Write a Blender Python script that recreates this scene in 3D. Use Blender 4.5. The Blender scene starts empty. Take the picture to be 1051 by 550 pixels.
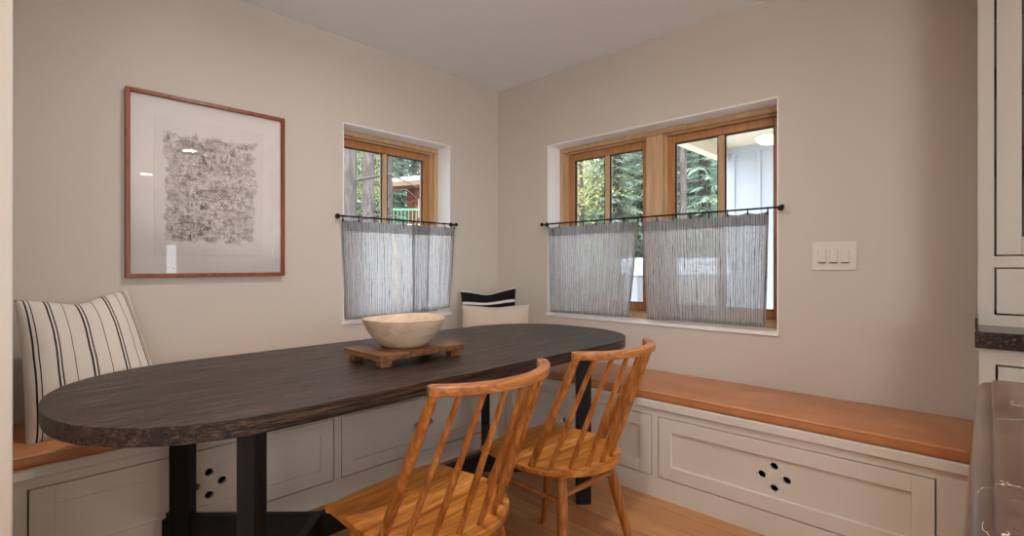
import bpy, bmesh, math, random
from mathutils import Vector, Matrix, Euler, noise
PI = math.pi
sc = bpy.context.scene
COL = sc.collection

# ------------------------------------------------------------------ mesh helpers
class MB:
    """collects shapes and links them as ONE mesh object"""
    def __init__(s):
        s.v = []; s.f = []; s.uv = []
    def add(s, verts, faces, m=None, uvs=None):
        n = len(s.v)
        for p in verts:
            p = Vector(p)
            s.v.append(m @ p if m else p)
        for f in faces:
            s.f.append([i + n for i in f])
        s.uv += uvs if uvs else [(0, 0)] * len(verts)
        return s
    def box(s, x0, x1, y0, y1, z0, z1, bev=0.0, seg=1, m=None):
        bm = bmesh.new()
        bmesh.ops.create_cube(bm, size=1.0)
        for v in bm.verts:
            v.co = Vector((x0 + (v.co.x + .5) * (x1 - x0), y0 + (v.co.y + .5) * (y1 - y0), z0 + (v.co.z + .5) * (z1 - z0)))
        if bev:
            bmesh.ops.bevel(bm, geom=list(bm.edges), offset=bev, segments=seg, profile=.5, affect='EDGES')
        return s.take(bm, m)
    def take(s, bm, m=None):
        bm.verts.ensure_lookup_table()
        bm.verts.index_update()
        s.add([v.co.copy() for v in bm.verts], [[v.index for v in f.verts] for f in bm.faces], m)
        bm.free()
        return s
    def prism(s, pts, z0, z1, bev=0.0, seg=2, m=None):
        bm = bmesh.new()
        a = [bm.verts.new((p[0], p[1], z0)) for p in pts]
        b = [bm.verts.new((p[0], p[1], z1)) for p in pts]
        n = len(pts)
        bot = bm.faces.new(list(reversed(a))); top = bm.faces.new(b)
        for i in range(n):
            bm.faces.new((a[i], a[(i + 1) % n], b[(i + 1) % n], b[i]))
        if bev:
            bmesh.ops.bevel(bm, geom=list(set(bot.edges) | set(top.edges)), offset=bev, segments=seg, profile=.5, affect='EDGES')
        return s.take(bm, m)
    def tube(s, pts, radii, n=12, m=None, sx=1.0):
        pts = [Vector(p) for p in pts]
        vs = []; fs = []
        up = None
        for i, p in enumerate(pts):
            a = pts[max(i - 1, 0)]; b = pts[min(i + 1, len(pts) - 1)]
            t = (b - a).normalized()
            if up is None:
                up = Vector((0, 0, 1)) if abs(t.z) < .9 else Vector((0, 1, 0))
            x = t.cross(up).normalized(); y = x.cross(t).normalized()
            up = y
            r = radii[i] if hasattr(radii, '__len__') else radii
            for k in range(n):
                an = 2 * PI * k / n
                vs.append(p + x * (math.cos(an) * r * sx) + y * (math.sin(an) * r))
        for i in range(len(pts) - 1):
            for k in range(n):
                fs.append((i * n + k, i * n + (k + 1) % n, (i + 1) * n + (k + 1) % n, (i + 1) * n + k))
        fs.append(list(range(n))[::-1]); L = (len(pts) - 1) * n
        fs.append([L + k for k in range(n)])
        return s.add(vs, fs, m)
    def lathe(s, prof, n=48, m=None, wob=None):
        vs = []; fs = []
        for i, (r, z) in enumerate(prof):
            for k in range(n):
                an = 2 * PI * k / n
                rr = r; zz = z
                if wob: rr, zz = wob(r, z, an)
                vs.append((rr * math.cos(an), rr * math.sin(an), zz))
        for i in range(len(prof) - 1):
            for k in range(n):
                fs.append((i * n + k, i * n + (k + 1) % n, (i + 1) * n + (k + 1) % n, (i + 1) * n + k))
        fs.append(list(range(n))[::-1]); L = (len(prof) - 1) * n
        fs.append([L + k for k in range(n)])
        return s.add(vs, fs, m)
    def build(s, name, mat, parent=None, smooth=None, loc=None, rot=None):
        me = bpy.data.meshes.new(name)
        me.from_pydata([tuple(v) for v in s.v], [], s.f)
        bm = bmesh.new(); bm.from_mesh(me)
        bmesh.ops.recalc_face_normals(bm, faces=list(bm.faces))
        bm.to_mesh(me); bm.free()
        uv = me.uv_layers.new(name='UVMap')
        for l in me.loops:
            uv.data[l.index].uv = s.uv[l.vertex_index]
        if smooth is not None:
            me.polygons.foreach_set('use_smooth', [True] * len(me.polygons))
            me.set_sharp_from_angle(angle=math.radians(smooth))
        me.materials.append(mat)
        return link(name, me, parent, loc, rot)

def link(name, me, parent=None, loc=None, rot=None):
    o = bpy.data.objects.new(name, me); COL.objects.link(o)
    if parent: o.parent = parent
    if loc: o.location = loc
    if rot: o.rotation_euler = rot
    return o

def tag(o, label=None, cat=None, group=None, kind=None):
    if label: o['label'] = label
    if cat: o['category'] = cat
    if group: o['group'] = group
    if kind: o['kind'] = kind
    return o

def thing(name, label, cat, loc=(0, 0, 0), rz=0.0, group=None):
    o = bpy.data.objects.new(name, None); COL.objects.link(o)
    o.empty_display_size = .1
    o.location = loc; o.rotation_euler = (0, 0, rz)
    return tag(o, label, cat, group)

def dup(root, loc, rz, label, group=None, scale=None):
    kids = list(root.children)
    r = root.copy(); COL.objects.link(r)
    r.location = loc; r.rotation_euler = (0, 0, rz)
    if scale: r.scale = scale if isinstance(scale, tuple) else (scale,) * 3
    tag(r, label, None, group)
    for ch in kids:
        c = ch.copy(); COL.objects.link(c); c.parent = r
        for g in list(ch.children):
            d = g.copy(); COL.objects.link(d); d.parent = c
    return r

def plate_with_holes(name, outline, holes, depth, mat, parent):
    """flat board (outline in local xz, thickness along y 0..depth) cut by round holes"""
    cu = bpy.data.curves.new('tmp', 'CURVE'); cu.dimensions = '2D'; cu.fill_mode = 'BOTH'; cu.extrude = depth / 2
    def spl(pts):
        sp = cu.splines.new('POLY'); sp.points.add(len(pts) - 1); sp.use_cyclic_u = True
        for q, p in zip(sp.points, pts): q.co = (p[0], p[1], 0, 1)
    spl(outline)
    for (cx, cz, r) in holes:
        spl([(cx + r * math.cos(2 * PI * k / 24), cz + r * math.sin(2 * PI * k / 24)) for k in range(24)])
    t = bpy.data.objects.new('tmp', cu); COL.objects.link(t)
    dg = bpy.context.evaluated_depsgraph_get()
    me = bpy.data.meshes.new_from_object(t.evaluated_get(dg))
    bpy.data.objects.remove(t); bpy.data.curves.remove(cu)
    m = Matrix(((1, 0, 0, 0), (0, 0, -1, depth / 2), (0, 1, 0, 0), (0, 0, 0, 1)))
    me.transform(m)
    me.name = name; me.materials.clear(); me.materials.append(mat)
    return link(name, me, parent)

# ------------------------------------------------------------------ materials
def s2l(c):
    return tuple(((x / 255) / 12.92 if x / 255 <= .04045 else ((x / 255 + .055) / 1.055) ** 2.4) for x in c) + (1.0,)

class NT:
    def __init__(s, name):
        s.m = bpy.data.materials.new(name); s.m.use_nodes = True
        s.t = s.m.node_tree; s.n = s.t.nodes; s.l = s.t.links
        s.bsdf = s.n['Principled BSDF']; s.out = s.n['Material Output']
    def node(s, kind, **kw):
        o = s.n.new(kind)
        for k, v in kw.items():
            if k.startswith('i_'):
                o.inputs[k[2:].replace('_', ' ')].default_value = v
            else: setattr(o, k, v)
        return o
    def link(s, a, b): s.l.new(a, b)
    def coords(s, which='Object', scale=(1, 1, 1), rot=(0, 0, 0)):
        tc = s.node('ShaderNodeTexCoord'); mp = s.node('ShaderNodeMapping')
        mp.inputs['Scale'].default_value = scale; mp.inputs['Rotation'].default_value = rot
        s.link(tc.outputs[which], mp.inputs['Vector'])
        return mp.outputs['Vector']
    def noise(s, vec, scale=5, detail=4, rough=.55, dist=0.0):
        o = s.node('ShaderNodeTexNoise'); s.link(vec, o.inputs['Vector'])
        o.inputs['Scale'].default_value = scale; o.inputs['Detail'].default_value = detail
        o.inputs['Roughness'].default_value = rough; o.inputs['Distortion'].default_value = dist
        return o.outputs['Fac']
    def ramp(s, fac, stops, interp='LINEAR'):
        o = s.node('ShaderNodeValToRGB'); s.link(fac, o.inputs['Fac'])
        cr = o.color_ramp; cr.interpolation = interp
        while len(cr.elements) < len(stops): cr.elements.new(.5)
        for e, (p, c) in zip(cr.elements, stops):
            e.position = p; e.color = c if len(c) == 4 else tuple(c) + (1,)
        return o.outputs['Color']
    def math(s, op, a, b=None, c=None):
        o = s.node('ShaderNodeMath', operation=op)
        for i, x in enumerate((a, b, c)):
            if x is None: continue
            if isinstance(x, (int, float)): o.inputs[i].default_value = x
            else: s.link(x, o.inputs[i])
        return o.outputs[0]
    def mix(s, fac, a, b, blend='MIX'):
        o = s.node('ShaderNodeMix', data_type='RGBA', blend_type=blend)
        for nm, x in (('Factor', fac), ('A', a), ('B', b)):
            sock = [i for i in o.inputs if i.name == nm and i.enabled and (i.type == 'RGBA' or nm == 'Factor')][0]
            if isinstance(x, (int, float, tuple)): sock.default_value = x
            else: s.link(x, sock)
        return [q for q in o.outputs if q.type == 'RGBA'][0]
    def bump(s, h, strength=.2, dist=.01):
        o = s.node('ShaderNodeBump'); o.inputs['Strength'].default_value = strength; o.inputs['Distance'].default_value = dist
        s.link(h, o.inputs['Height']); s.link(o.outputs['Normal'], s.bsdf.inputs['Normal'])
    def color(s, c):
        if isinstance(c, tuple): s.bsdf.inputs['Base Color'].default_value = c
        else: s.link(c, s.bsdf.inputs['Base Color'])
    def set(s, rough=.5, spec=.5, metal=0.0, coat=0.0):
        s.bsdf.inputs['Roughness'].default_value = rough
        s.bsdf.inputs['Specular IOR Level'].default_value = spec
        s.bsdf.inputs['Metallic'].default_value = metal
        s.bsdf.inputs['Coat Weight'].default_value = coat
        return s.m

def paint(name, rgb, rough=.6, var=.04, bump=.03, scale=3.0):
    t = NT(name); v = t.coords()
    c = s2l(rgb); d = tuple(x * (1 - var) for x in c[:3]) + (1,)
    t.color(t.mix(t.noise(v, scale, 3), d, c))
    t.bump(t.noise(v, 180, 2), bump, .004)
    return t.set(rough, .35)

def wood(name, dark, mid, light, axis='X', scale=1.0, rough=.45, bump=.1, spec=.4, stretch=14.0, pore=.35):
    t = NT(name)
    sc3 = [stretch, stretch, stretch]; sc3['XYZ'.index(axis)] = 1.0
    v = t.coords('Object', tuple(x * scale for x in sc3))
    n1 = t.noise(v, 2.2, 6, .6, .6)
    sc4 = [90, 90, 90]; sc4['XYZ'.index(axis)] = 3.0
    v2 = t.coords('Object', tuple(x * scale for x in sc4))
    n2 = t.noise(v2, 2.0, 3, .6)
    base = t.ramp(n1, [(.3, s2l(dark)), (.5, s2l(mid)), (.72, s2l(light))])
    fine = t.ramp(n2, [(.38, (1 - pore,) * 3), (.6, (1, 1, 1))])
    t.color(t.mix(1.0, base, fine, 'MULTIPLY'))
    t.bump(n2, bump, .003)
    return t.set(rough, spec)

def simple(name, rgb, rough=.5, metal=0.0, spec=.5):
    t = NT(name); v = t.coords()
    c = s2l(rgb); d = tuple(x * .9 for x in c[:3]) + (1,)
    t.color(t.mix(t.noise(v, 25, 2), d, c))
    return t.set(rough, spec, metal)

def m_table():
    t = NT('black_stained_oak')
    v = t.coords('Object', (1.0, 15, 15)); w = t.coords('Object', (2.2, 60, 60)); q = t.coords('Object', (5, 190, 190))
    n1 = t.noise(v, 2.0, 4, .6, .8); n2 = t.noise(w, 2.0, 4, .62, .5); n3 = t.noise(q, 2.0, 2, .6)
    a = t.ramp(n1, [(.3, s2l((26, 19, 16))), (.7, s2l((86, 64, 51)))])
    b = t.ramp(n2, [(.36, (.08, .07, .07)), (.50, (.65, .65, .65)), (.66, (2.0, 1.95, 1.9))])
    c = t.mix(1.0, a, b, 'MULTIPLY')
    d = t.ramp(n3, [(.40, (.35, .35, .35)), (.55, (1.15, 1.15, 1.15))])
    t.color(t.mix(1.0, c, d, 'MULTIPLY'))
    h = t.math('ADD', n2, t.math('MULTIPLY', n3, .5))
    t.bump(h, .75, .006)
    t.link(t.math('MULTIPLY_ADD', n2, -.35, .52), t.bsdf.inputs['Roughness'])
    t.bsdf.inputs['Specular IOR Level'].default_value = .36
    return t.m
M = {}
M['wall'] = paint('wall_paint', (205, 196, 184), .7, .03)
M['ceiling'] = paint('ceiling_paint', (238, 243, 249), .8, .02)
M['white'] = paint('white_paint', (248, 248, 248), .5, .02)
M['bench'] = paint('bench_paint', (224, 217, 206), .45, .03, .02)
M['cab'] = paint('cabinet_paint', (164, 156, 145), .45, .03, .02)
M['plastic'] = simple('switch_plastic', (226, 216, 206), .35)
M['table'] = m_table()
M['table_z'] = wood('black_stained_oak_upright', (9, 11, 14), (16, 18, 22), (30, 32, 37), 'Z', 1.0, .5, .4, .35, 20, .5)
M['table_d'] = wood('black_stained_oak_brace', (9, 11, 14), (16, 18, 22), (30, 32, 37), 'X', 1.0, .5, .4, .35, 20, .5)
M['chair'] = wood('honey_oak_upright', (130, 74, 30), (178, 110, 50), (212, 146, 80), 'Z', 1.0, .38, .1, .45, 30, .3)
M['seat'] = wood('honey_oak_seat', (132, 72, 26), (202, 128, 54), (234, 168, 90), 'X', 1.0, .34, .08, .45, 9, .42)
M['frame_wood'] = wood('pale_fir_frame', (192, 154, 114), (202, 167, 128), (212, 180, 142), 'Z', 1.0, .5, .05, .35, 14, .10)
M['sash_wood'] = wood('amber_fir_sash', (172, 116, 70), (186, 130, 82), (198, 146, 98), 'Z', 1.0, .45, .05, .4, 14, .18)
M['pic_wood'] = wood('red_brown_frame_wood', (112, 50, 24), (140, 68, 36), (164, 90, 54), 'Z', 1.0, .35, .05, .5, 14, .2)
M['bowl'] = wood('bleached_bowl_wood', (188, 162, 138), (206, 182, 158), (218, 196, 174), 'X', 2.0, .6, .06, .25, 8, .12)
M['board'] = wood('board_wood', (88, 54, 32), (126, 84, 52), (160, 114, 76), 'Y', 2.0, .5, .1, .35, 9, .3)
M['black_metal'] = simple('black_iron', (26, 24, 24), .45, .6)
M['rubber'] = simple('black_gasket', (14, 14, 15), .6)
M['inside'] = simple('dark_cabinet_interior', (70, 48, 34), .7)
M['paper'] = paint('mat_board', (226, 218, 212), .85, .02, .02)

def m_floor():
    t = NT('oak_floor'); tc = t.coords('Object', (1, 1, 1), (0, 0, PI / 2))
    b = t.node('ShaderNodeTexBrick', offset=.37, squash=1.0)
    t.link(tc, b.inputs['Vector'])
    b.inputs['Scale'].default_value = 1.0; b.inputs['Mortar Size'].default_value = .0012
    b.inputs['Brick Width'].default_value = 1.7; b.inputs['Row Height'].default_value = .125
    b.inputs['Color1'].default_value = s2l((206, 150, 98)); b.inputs['Color2'].default_value = s2l((188, 128, 80))
    b.inputs['Mortar'].default_value = s2l((120, 74, 42))
    v = t.coords('Object', (26, 1.2, 1)); n = t.noise(v, 3, 5, .6, .4)
    g = t.ramp(n, [(.3, (.72, .72, .72)), (.65, (1.05, 1.05, 1.05))])
    t.color(t.mix(1.0, b.outputs['Color'], g, 'MULTIPLY'))
    t.bump(n, .05, .002)
    return t.set(.32, .45)
M['floor'] = m_floor()

def m_leather():
    t = NT('tan_leather'); v = t.coords()
    n = t.noise(v, 6, 4); n2 = t.noise(v, 260, 3)
    c = t.ramp(n, [(.3, s2l((184, 116, 70))), (.7, s2l((208, 142, 92)))])
    f = t.ramp(n2, [(.35, (.86, .86, .86)), (.65, (1.05, 1.05, 1.05))])
    t.color(t.mix(1.0, c, f, 'MULTIPLY'))
    t.bsdf.inputs['Coat Roughness'].default_value = .42
    t.bump(n2, .06, .002)
    return t.set(.5, .5, 0.0, .6)
M['leather'] = m_leather()

def m_marble(name, base, vein, scale, amount, rough):
    t = NT(name); v = t.coords()
    n = t.noise(v, scale, 7, .6, 1.4)
    d = t.math('ABSOLUTE', t.math('SUBTRACT', n, .5))
    n2 = t.noise(v, scale * 2.3, 4, .5)
    line = t.math('MULTIPLY', t.math('LESS_THAN', d, amount), t.math('GREATER_THAN', n2, .52))
    cl = t.ramp(t.noise(v, 7, 4), [(.3, s2l(base[0])), (.7, s2l(base[1]))])
    t.color(t.mix(line, cl, s2l(vein)))
    return t.set(rough, .5)
M['marble'] = m_marble('brown_black_marble', ((76, 56, 44), (118, 92, 76)), (196, 186, 176), 3.4, .002, .2)
M['granite'] = m_marble('black_speckled_stone', ((26, 18, 16), (46, 34, 30)), (74, 62, 58), 60, .03, .2)

def m_linen(name, rgb, bumps=.25):
    t = NT(name); v = t.coords()
    n = t.noise(v, 320, 2); c = s2l(rgb)
    t.color(t.mix(n, tuple(x * .8 for x in c[:3]) + (1,), c))
    t.bump(t.math('ADD', n, t.math('MULTIPLY', t.noise(v, 14, 3), 3.0)), bumps, .006)
    m = t.set(.9, .15); t.bsdf.inputs['Sheen Weight'].default_value = .2
    return m
M['linen'] = m_linen('oatmeal_linen', (206, 190, 172))

def stripe_cloth(name, ground, ink, bands):
    """bands: list of (centre, halfwidth) in the UV u or v axis ('u', 'v')"""
    axis, lst = bands
    t = NT(name)
    tc = t.node('ShaderNodeTexCoord'); sep = t.node('ShaderNodeSeparateXYZ')
    t.link(tc.outputs['UV'], sep.inputs[0])
    x = sep.outputs['X' if axis == 'u' else 'Y']
    wob = t.math('MULTIPLY', t.math('SUBTRACT', t.noise(tc.outputs['UV'], 5, 2), .5), .012)
    x = t.math('ADD', x, wob)
    tot = None
    for (c, h) in lst:
        k = t.math('LESS_THAN', t.math('ABSOLUTE', t.math('SUBTRACT', x, c)), h)
        tot = k if tot is None else t.math('MAXIMUM', tot, k)
    v = t.coords(); n = t.noise(v, 300, 2)
    g = s2l(ground)
    base = t.mix(n, tuple(q * .84 for q in g[:3]) + (1,), g)
    t.color(t.mix(tot, base, s2l(ink)))
    t.bump(t.math('ADD', n, t.math('MULTIPLY', t.noise(v, 12, 3), 3.0)), .25, .006)
    return t.set(.9, .15)
M['striped'] = stripe_cloth('cream_cloth_black_stripes', (226, 216, 205), (44, 40, 40),
    ('u', [(.055, .006), (.085, .004), (.20, .0075), (.228, .0055), (.33, .003), (.45, .0075), (.478, .0055), (.585, .003), (.70, .0075), (.728, .0055), (.83, .003), (.915, .006), (.94, .004)]))
M['blackcloth'] = stripe_cloth('black_cloth_white_bands', (24, 21, 23), (214, 204, 194),
    ('v', [(.985, .014), (.795, .020), (.5, .02)]))

def m_glass(name, refl=.06, tint=(1, 1, 1, 1)):
    t = NT(name)
    tr = t.node('ShaderNodeBsdfTransparent'); tr.inputs['Color'].default_value = tint
    gl = t.node('ShaderNodeBsdfGlossy'); gl.inputs['Roughness'].default_value = .01
    fr = t.node('ShaderNodeFresnel'); fr.inputs['IOR'].default_value = 1.45
    mx = t.node('ShaderNodeMixShader')
    t.link(fr.outputs[0], mx.inputs[0]); t.link(tr.outputs[0], mx.inputs[1]); t.link(gl.outputs[0], mx.inputs[2])
    t.link(mx.outputs[0], t.out.inputs['Surface'])
    return t.m
M['glass'] = m_glass('window_glass')

def m_curtain(name, dens, k=1.0):
    t = NT(name)
    tc = t.node('ShaderNodeTexCoord')
    def sn(scale, d=2, r=.55):
        mp = t.node('ShaderNodeMapping'); mp.inputs['Scale'].default_value = scale
        t.link(tc.outputs['UV'], mp.inputs['Vector']); return t.noise(mp.outputs['Vector'], 1.0, d, r)
    sep = t.node('ShaderNodeSeparateXYZ'); t.link(tc.outputs['UV'], sep.inputs[0])
    ph = t.math('ADD', t.math('MULTIPLY', sep.outputs['X'], 74.0), t.math('MULTIPLY', sn((40, 5, 1)), 1.5))
    line = t.math('LESS_THAN', t.math('FRACT', ph), t.math('MULTIPLY_ADD', sn((90, 14, 1)), .5, -.03))
    weave = sn((420, 60, 1), 3, .65)
    base = t.ramp(weave, [(.30, s2l((198 * k, 197 * k, 198 * k))), (.58, s2l((240 * k, 241 * k, 244 * k)))])
    c = t.mix(t.math('MULTIPLY', line, .8), base, s2l((104, 98, 97)))
    di = t.node('ShaderNodeBsdfDiffuse'); t.link(c, di.inputs['Color'])
    tl = t.node('ShaderNodeBsdfTranslucent'); t.link(c, tl.inputs['Color'])
    mx = t.node('ShaderNodeMixShader'); mx.inputs[0].default_value = .80
    t.link(di.outputs[0], mx.inputs[1]); t.link(tl.outputs[0], mx.inputs[2])
    tr = t.node('ShaderNodeBsdfTransparent')
    op = t.math('MULTIPLY', t.math('MULTIPLY', t.math('GREATER_THAN', weave, .5), dens), t.math('SUBTRACT', 1.0, line))
    mx2 = t.node('ShaderNodeMixShader'); t.link(op, mx2.inputs[0])
    t.link(mx.outputs[0], mx2.inputs[1]); t.link(tr.outputs[0], mx2.inputs[2])
    t.link(mx2.outputs[0], t.out.inputs['Surface'])
    return t.m
M['hem'] = m_curtain('shade_darkened_linen', .0, .72)  # colour darkened to stand for light lost through the folded layers
M['curtain'] = m_curtain('sheer_striped_linen', .32)

def m_art():
    t = NT('ink_drawing'); v = t.coords()
    base = s2l((222, 213, 206)); ink = s2l((70, 54, 44))
    sep = t.node('ShaderNodeSeparateXYZ'); t.link(v, sep.inputs[0])
    warp = t.node('ShaderNodeTexNoise'); t.link(v, warp.inputs['Vector']); warp.inputs['Scale'].default_value = 9; warp.inputs['Detail'].default_value = 2
    add = t.node('ShaderNodeVectorMath', operation='MULTIPLY_ADD')
    t.link(warp.outputs['Color'], add.inputs[0]); add.inputs[1].default_value = (.05, .05, .05); t.link(v, add.inputs[2])
    wv = add.outputs[0]
    def edges(scale, wid, vec=wv, sc3=None):
        if sc3:
            mp = t.node('ShaderNodeMapping'); mp.inputs['Scale'].default_value = sc3; t.link(vec, mp.inputs['Vector']); vec = mp.outputs['Vector']
        o = t.node('ShaderNodeTexVoronoi', feature='DISTANCE_TO_EDGE'); t.link(vec, o.inputs['Vector']); o.inputs['Scale'].default_value = scale
        return t.math('LESS_THAN', o.outputs['Distance'], wid)
    sel = t.noise(v, 16, 2)
    a = edges(52, .03); b = edges(75, .06, wv, (1, 1, 1.7))
    b = t.math('MULTIPLY', b, t.math('GREATER_THAN', sel, .46))
    c = edges(130, .10); c = t.math('MULTIPLY', c, t.math('GREATER_THAN', t.noise(v, 23, 2), .52))
    w = t.node('ShaderNodeTexWave', wave_type='BANDS', bands_direction='Z'); t.link(wv, w.inputs['Vector']); w.inputs['Scale'].default_value = 42; w.inputs['Distortion'].default_value = 3.0
    wl = t.math('MULTIPLY', t.math('GREATER_THAN', w.outputs['Fac'], .88), t.math('LESS_THAN', t.noise(v, 13, 1), .47))
    dots = t.node('ShaderNodeTexVoronoi'); t.link(v, dots.inputs['Vector']); dots.inputs['Scale'].default_value = 34
    dt = t.math('LESS_THAN', dots.outputs['Distance'], .12)
    tot = t.math('MAXIMUM', t.math('MAXIMUM', a, b), t.math('MAXIMUM', t.math('MAXIMUM', c, wl), dt))
    # ragged outline of the drawn block
    e = t.math('MULTIPLY', t.math('SUBTRACT', t.noise(v, 26, 3), .5), .10)
    ex = t.math('LESS_THAN', t.math('ADD', t.math('ABSOLUTE', sep.outputs['X']), e), .188)
    ez = t.math('LESS_THAN', t.math('ADD', t.math('ABSOLUTE', sep.outputs['Z']), e), .248)
    tot = t.math('MULTIPLY', tot, t.math('MULTIPLY', ex, ez))
    tone = t.math('MULTIPLY', tot, .42)
    t.color(t.mix(tone, base, ink))
    return t.set(.85, .2)
M['art'] = m_art()
M['ink'] = simple('sepia_ink', (112, 94, 82), .9, 0, .1)

def m_leaf(name, dark, light, trans=.35):
    t = NT(name); v = t.coords()
    oi = t.node('ShaderNodeObjectInfo')
    c = t.ramp(t.noise(v, 1.6, 4), [(.3, s2l(dark)), (.7, s2l(light))])
    hs = t.node('ShaderNodeHueSaturation'); t.link(c, hs.inputs['Color'])
    t.link(t.math('MULTIPLY_ADD', oi.outputs['Random'], .5, .75), hs.inputs['Value'])
    di = t.node('ShaderNodeBsdfDiffuse'); t.link(hs.outputs[0], di.inputs['Color'])
    tl = t.node('ShaderNodeBsdfTranslucent'); t.link(hs.outputs[0], tl.inputs['Color'])
    mx = t.node('ShaderNodeMixShader'); mx.inputs[0].default_value = trans
    t.link(di.outputs[0], mx.inputs[1]); t.link(tl.outputs[0], mx.inputs[2])
    t.link(mx.outputs[0], t.out.inputs['Surface'])
    return t.m
M['needles'] = m_leaf('blue_green_needles', (104, 124, 112), (162, 178, 160))
M['leaves'] = m_leaf('yellow_green_leaves', (156, 162, 104), (212, 212, 156), .5)
M['bark'] = wood('grey_bark', (62, 55, 53), (92, 85, 83), (120, 113, 111), 'Z', 1.0, .95, 1.0, .1, 5, .5)
M['ground'] = paint('forest_floor', (120, 108, 84), .95, .4, .5, 1.2)
M['bounce_slab'] = paint('pale_bounce_slab', (206, 206, 204), .85, .08)  # for the slabs added outside to reflect daylight
M['siding'] = paint('white_siding_paint', (176, 184, 194), .6, .02)
M['soffit'] = paint('cream_soffit_paint', (204, 192, 170), .7, .03)
M['cabin'] = wood('cabin_log_wood', (78, 46, 34), (106, 66, 50), (132, 88, 68), 'X', 1.0, .8, .2, .2, 9, .3)
M['snow'] = paint('snow', (240, 244, 250), .8, .02, .1)
M['green'] = simple('green_rail_paint', (86, 132, 104), .6)
M['roof'] = simple('roof_felt', (120, 96, 78), .85)
M['greybox'] = simple('grey_resin', (150, 152, 156), .6)
M['lid'] = simple('pale_blue_resin', (206, 220, 236), .5)
M['panes'] = simple('dim_cabin_glass', (120, 130, 140), .1)
def m_lamp():
    t = NT('warm_lamp_diffuser'); t.color(s2l((255, 226, 190)))
    t.bsdf.inputs['Emission Color'].default_value = s2l((255, 208, 160)); t.bsdf.inputs['Emission Strength'].default_value = 2.0
    return t.set(.4)
M['lamp'] = m_lamp()

# ------------------------------------------------------------------ camera
CH = 1.115
HD = math.atan2(.691, .723)
cam = bpy.data.cameras.new('camera'); co = bpy.data.objects.new('camera', cam); COL.objects.link(co)
co.location = (0, 0, CH); co.rotation_euler = (PI / 2, 0, HD - PI / 2)
cam.sensor_width = 36; cam.lens = 512 / 1051 * 36; cam.shift_y = -3.0 / 1051
cam.clip_start = .02; cam.clip_end = 300
sc.camera = co

# ------------------------------------------------------------------ room shell
XW, YW, ZC = 2.70, 2.73, 2.449
TH = .30
XA, YA = -3.5, -5.0           # far sides of the kitchen behind the camera
def struct(o): o['kind'] = 'structure'; return o

struct(MB().box(XA - .3, XW + TH, YA - .3, YW + TH, -.2, 0).build('floor', M['floor']))
struct(MB().box(XA - .3, XW + TH, YA - .3, YW + TH, ZC, ZC + .25).build('ceiling', M['ceiling']))

def wall_y(name, y0, y1, x0, x1, ops, mat):
    """wall along x with openings (xa, xb, za, zb)"""
    mb = MB(); x = x0
    for (xa, xb, za, zb) in ops:
        mb.box(x, xa, y0, y1, 0, ZC); mb.box(xa, xb, y0, y1, 0, za); mb.box(xa, xb, y0, y1, zb, ZC); x = xb
    mb.box(x, x1, y0, y1, 0, ZC)
    return struct(mb.build(name, mat))
def wall_x(name, x0, x1, y0, y1, ops, mat):
    mb = MB(); y = y0
    for (ya, yb, za, zb) in ops:
        mb.box(x0, x1, y, ya, 0, ZC); mb.box(x0, x1, ya, yb, 0, za); mb.box(x0, x1, ya, yb, zb, ZC); y = yb
    mb.box(x0, x1, y, y1, 0, ZC)
    return struct(mb.build(name, mat))

W1 = (1.426, 2.229, .782, 1.952)          # left window opening (x, x, z, z)
W2 = (.754, 2.236, .778, 1.952)           # right window opening (y, y, z, z)
wall_y('wall_left', YW, YW + TH, XA - .3, XW + TH, [W1], M['wall'])
wall_x('wall_right', XW, XW + TH, YA, YW, [W2], M['wall'])
wall_y('wall_back', YA - .3, YA, XA - .3, XW + TH, [(-3.0, 1.2, .1, 2.2), (2.13, 2.35, .4, 1.51)], M['wall'])  # the wide opening is added to let in fill daylight
wall_x('wall_side', XA - .3, XA, YA, YW, [(-3.6, -1.7, .1, 2.2)], M['wall'])  # unseen opening added for daylight fill
struct(MB().box(-1.4, .0335, 1.5, YW, 0, ZC, .004, 2).build('wall_near', M['wall']))

# white linings and sills of the two window recesses
def lining(name, ax, a0, a1, z0, z1, d0, d1):
    mb = MB(); t = .006
    def b(p0, p1, q0, q1, y0=d0, y1=d1, bev=0.0):
        if ax == 'x': mb.box(p0, p1, y0, y1, q0, q1, bev)
        else: mb.box(y0, y1, p0, p1, q0, q1, bev)
    b(a0, a0 + t, z0, z1); b(a1 - t, a1, z0, z1); b(a0, a1, z1 - t, z1)
    b(a0 - .004, a1 + .004, z0 - .016, z0 + .006, d0 - .012, d1, .002)
    return struct(mb.build(name, M['white']))
lining('trim_1', 'x', *W1, YW, YW + .14)
lining('trim_2', 'y', *W2, XW, XW + .14)

def frame_ring(mb, ax, a0, a1, z0, z1, w, d0, d1, bev=.003, wt=None, wb=None):
    wt = wt or w; wb = wb or w
    def b(p0, p1, q0, q1):
        if ax == 'x': mb.box(p0, p1, d0, d1, q0, q1, bev)
        else: mb.box(d0, d1, p0, p1, q0, q1, bev)
    b(a0, a0 + w, z0, z1); b(a1 - w, a1, z0, z1); b(a0 + w, a1 - w, z1 - wt, z1); b(a0 + w, a1 - w, z0, z0 + wb)
def slab(mb, ax, p0, p1, d0, d1, q0, q1, bev=.002):
    if ax == 'x': mb.box(p0, p1, d0, d1, q0, q1, bev)
    else: mb.box(d0, d1, p0, p1, q0, q1, bev)

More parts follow.
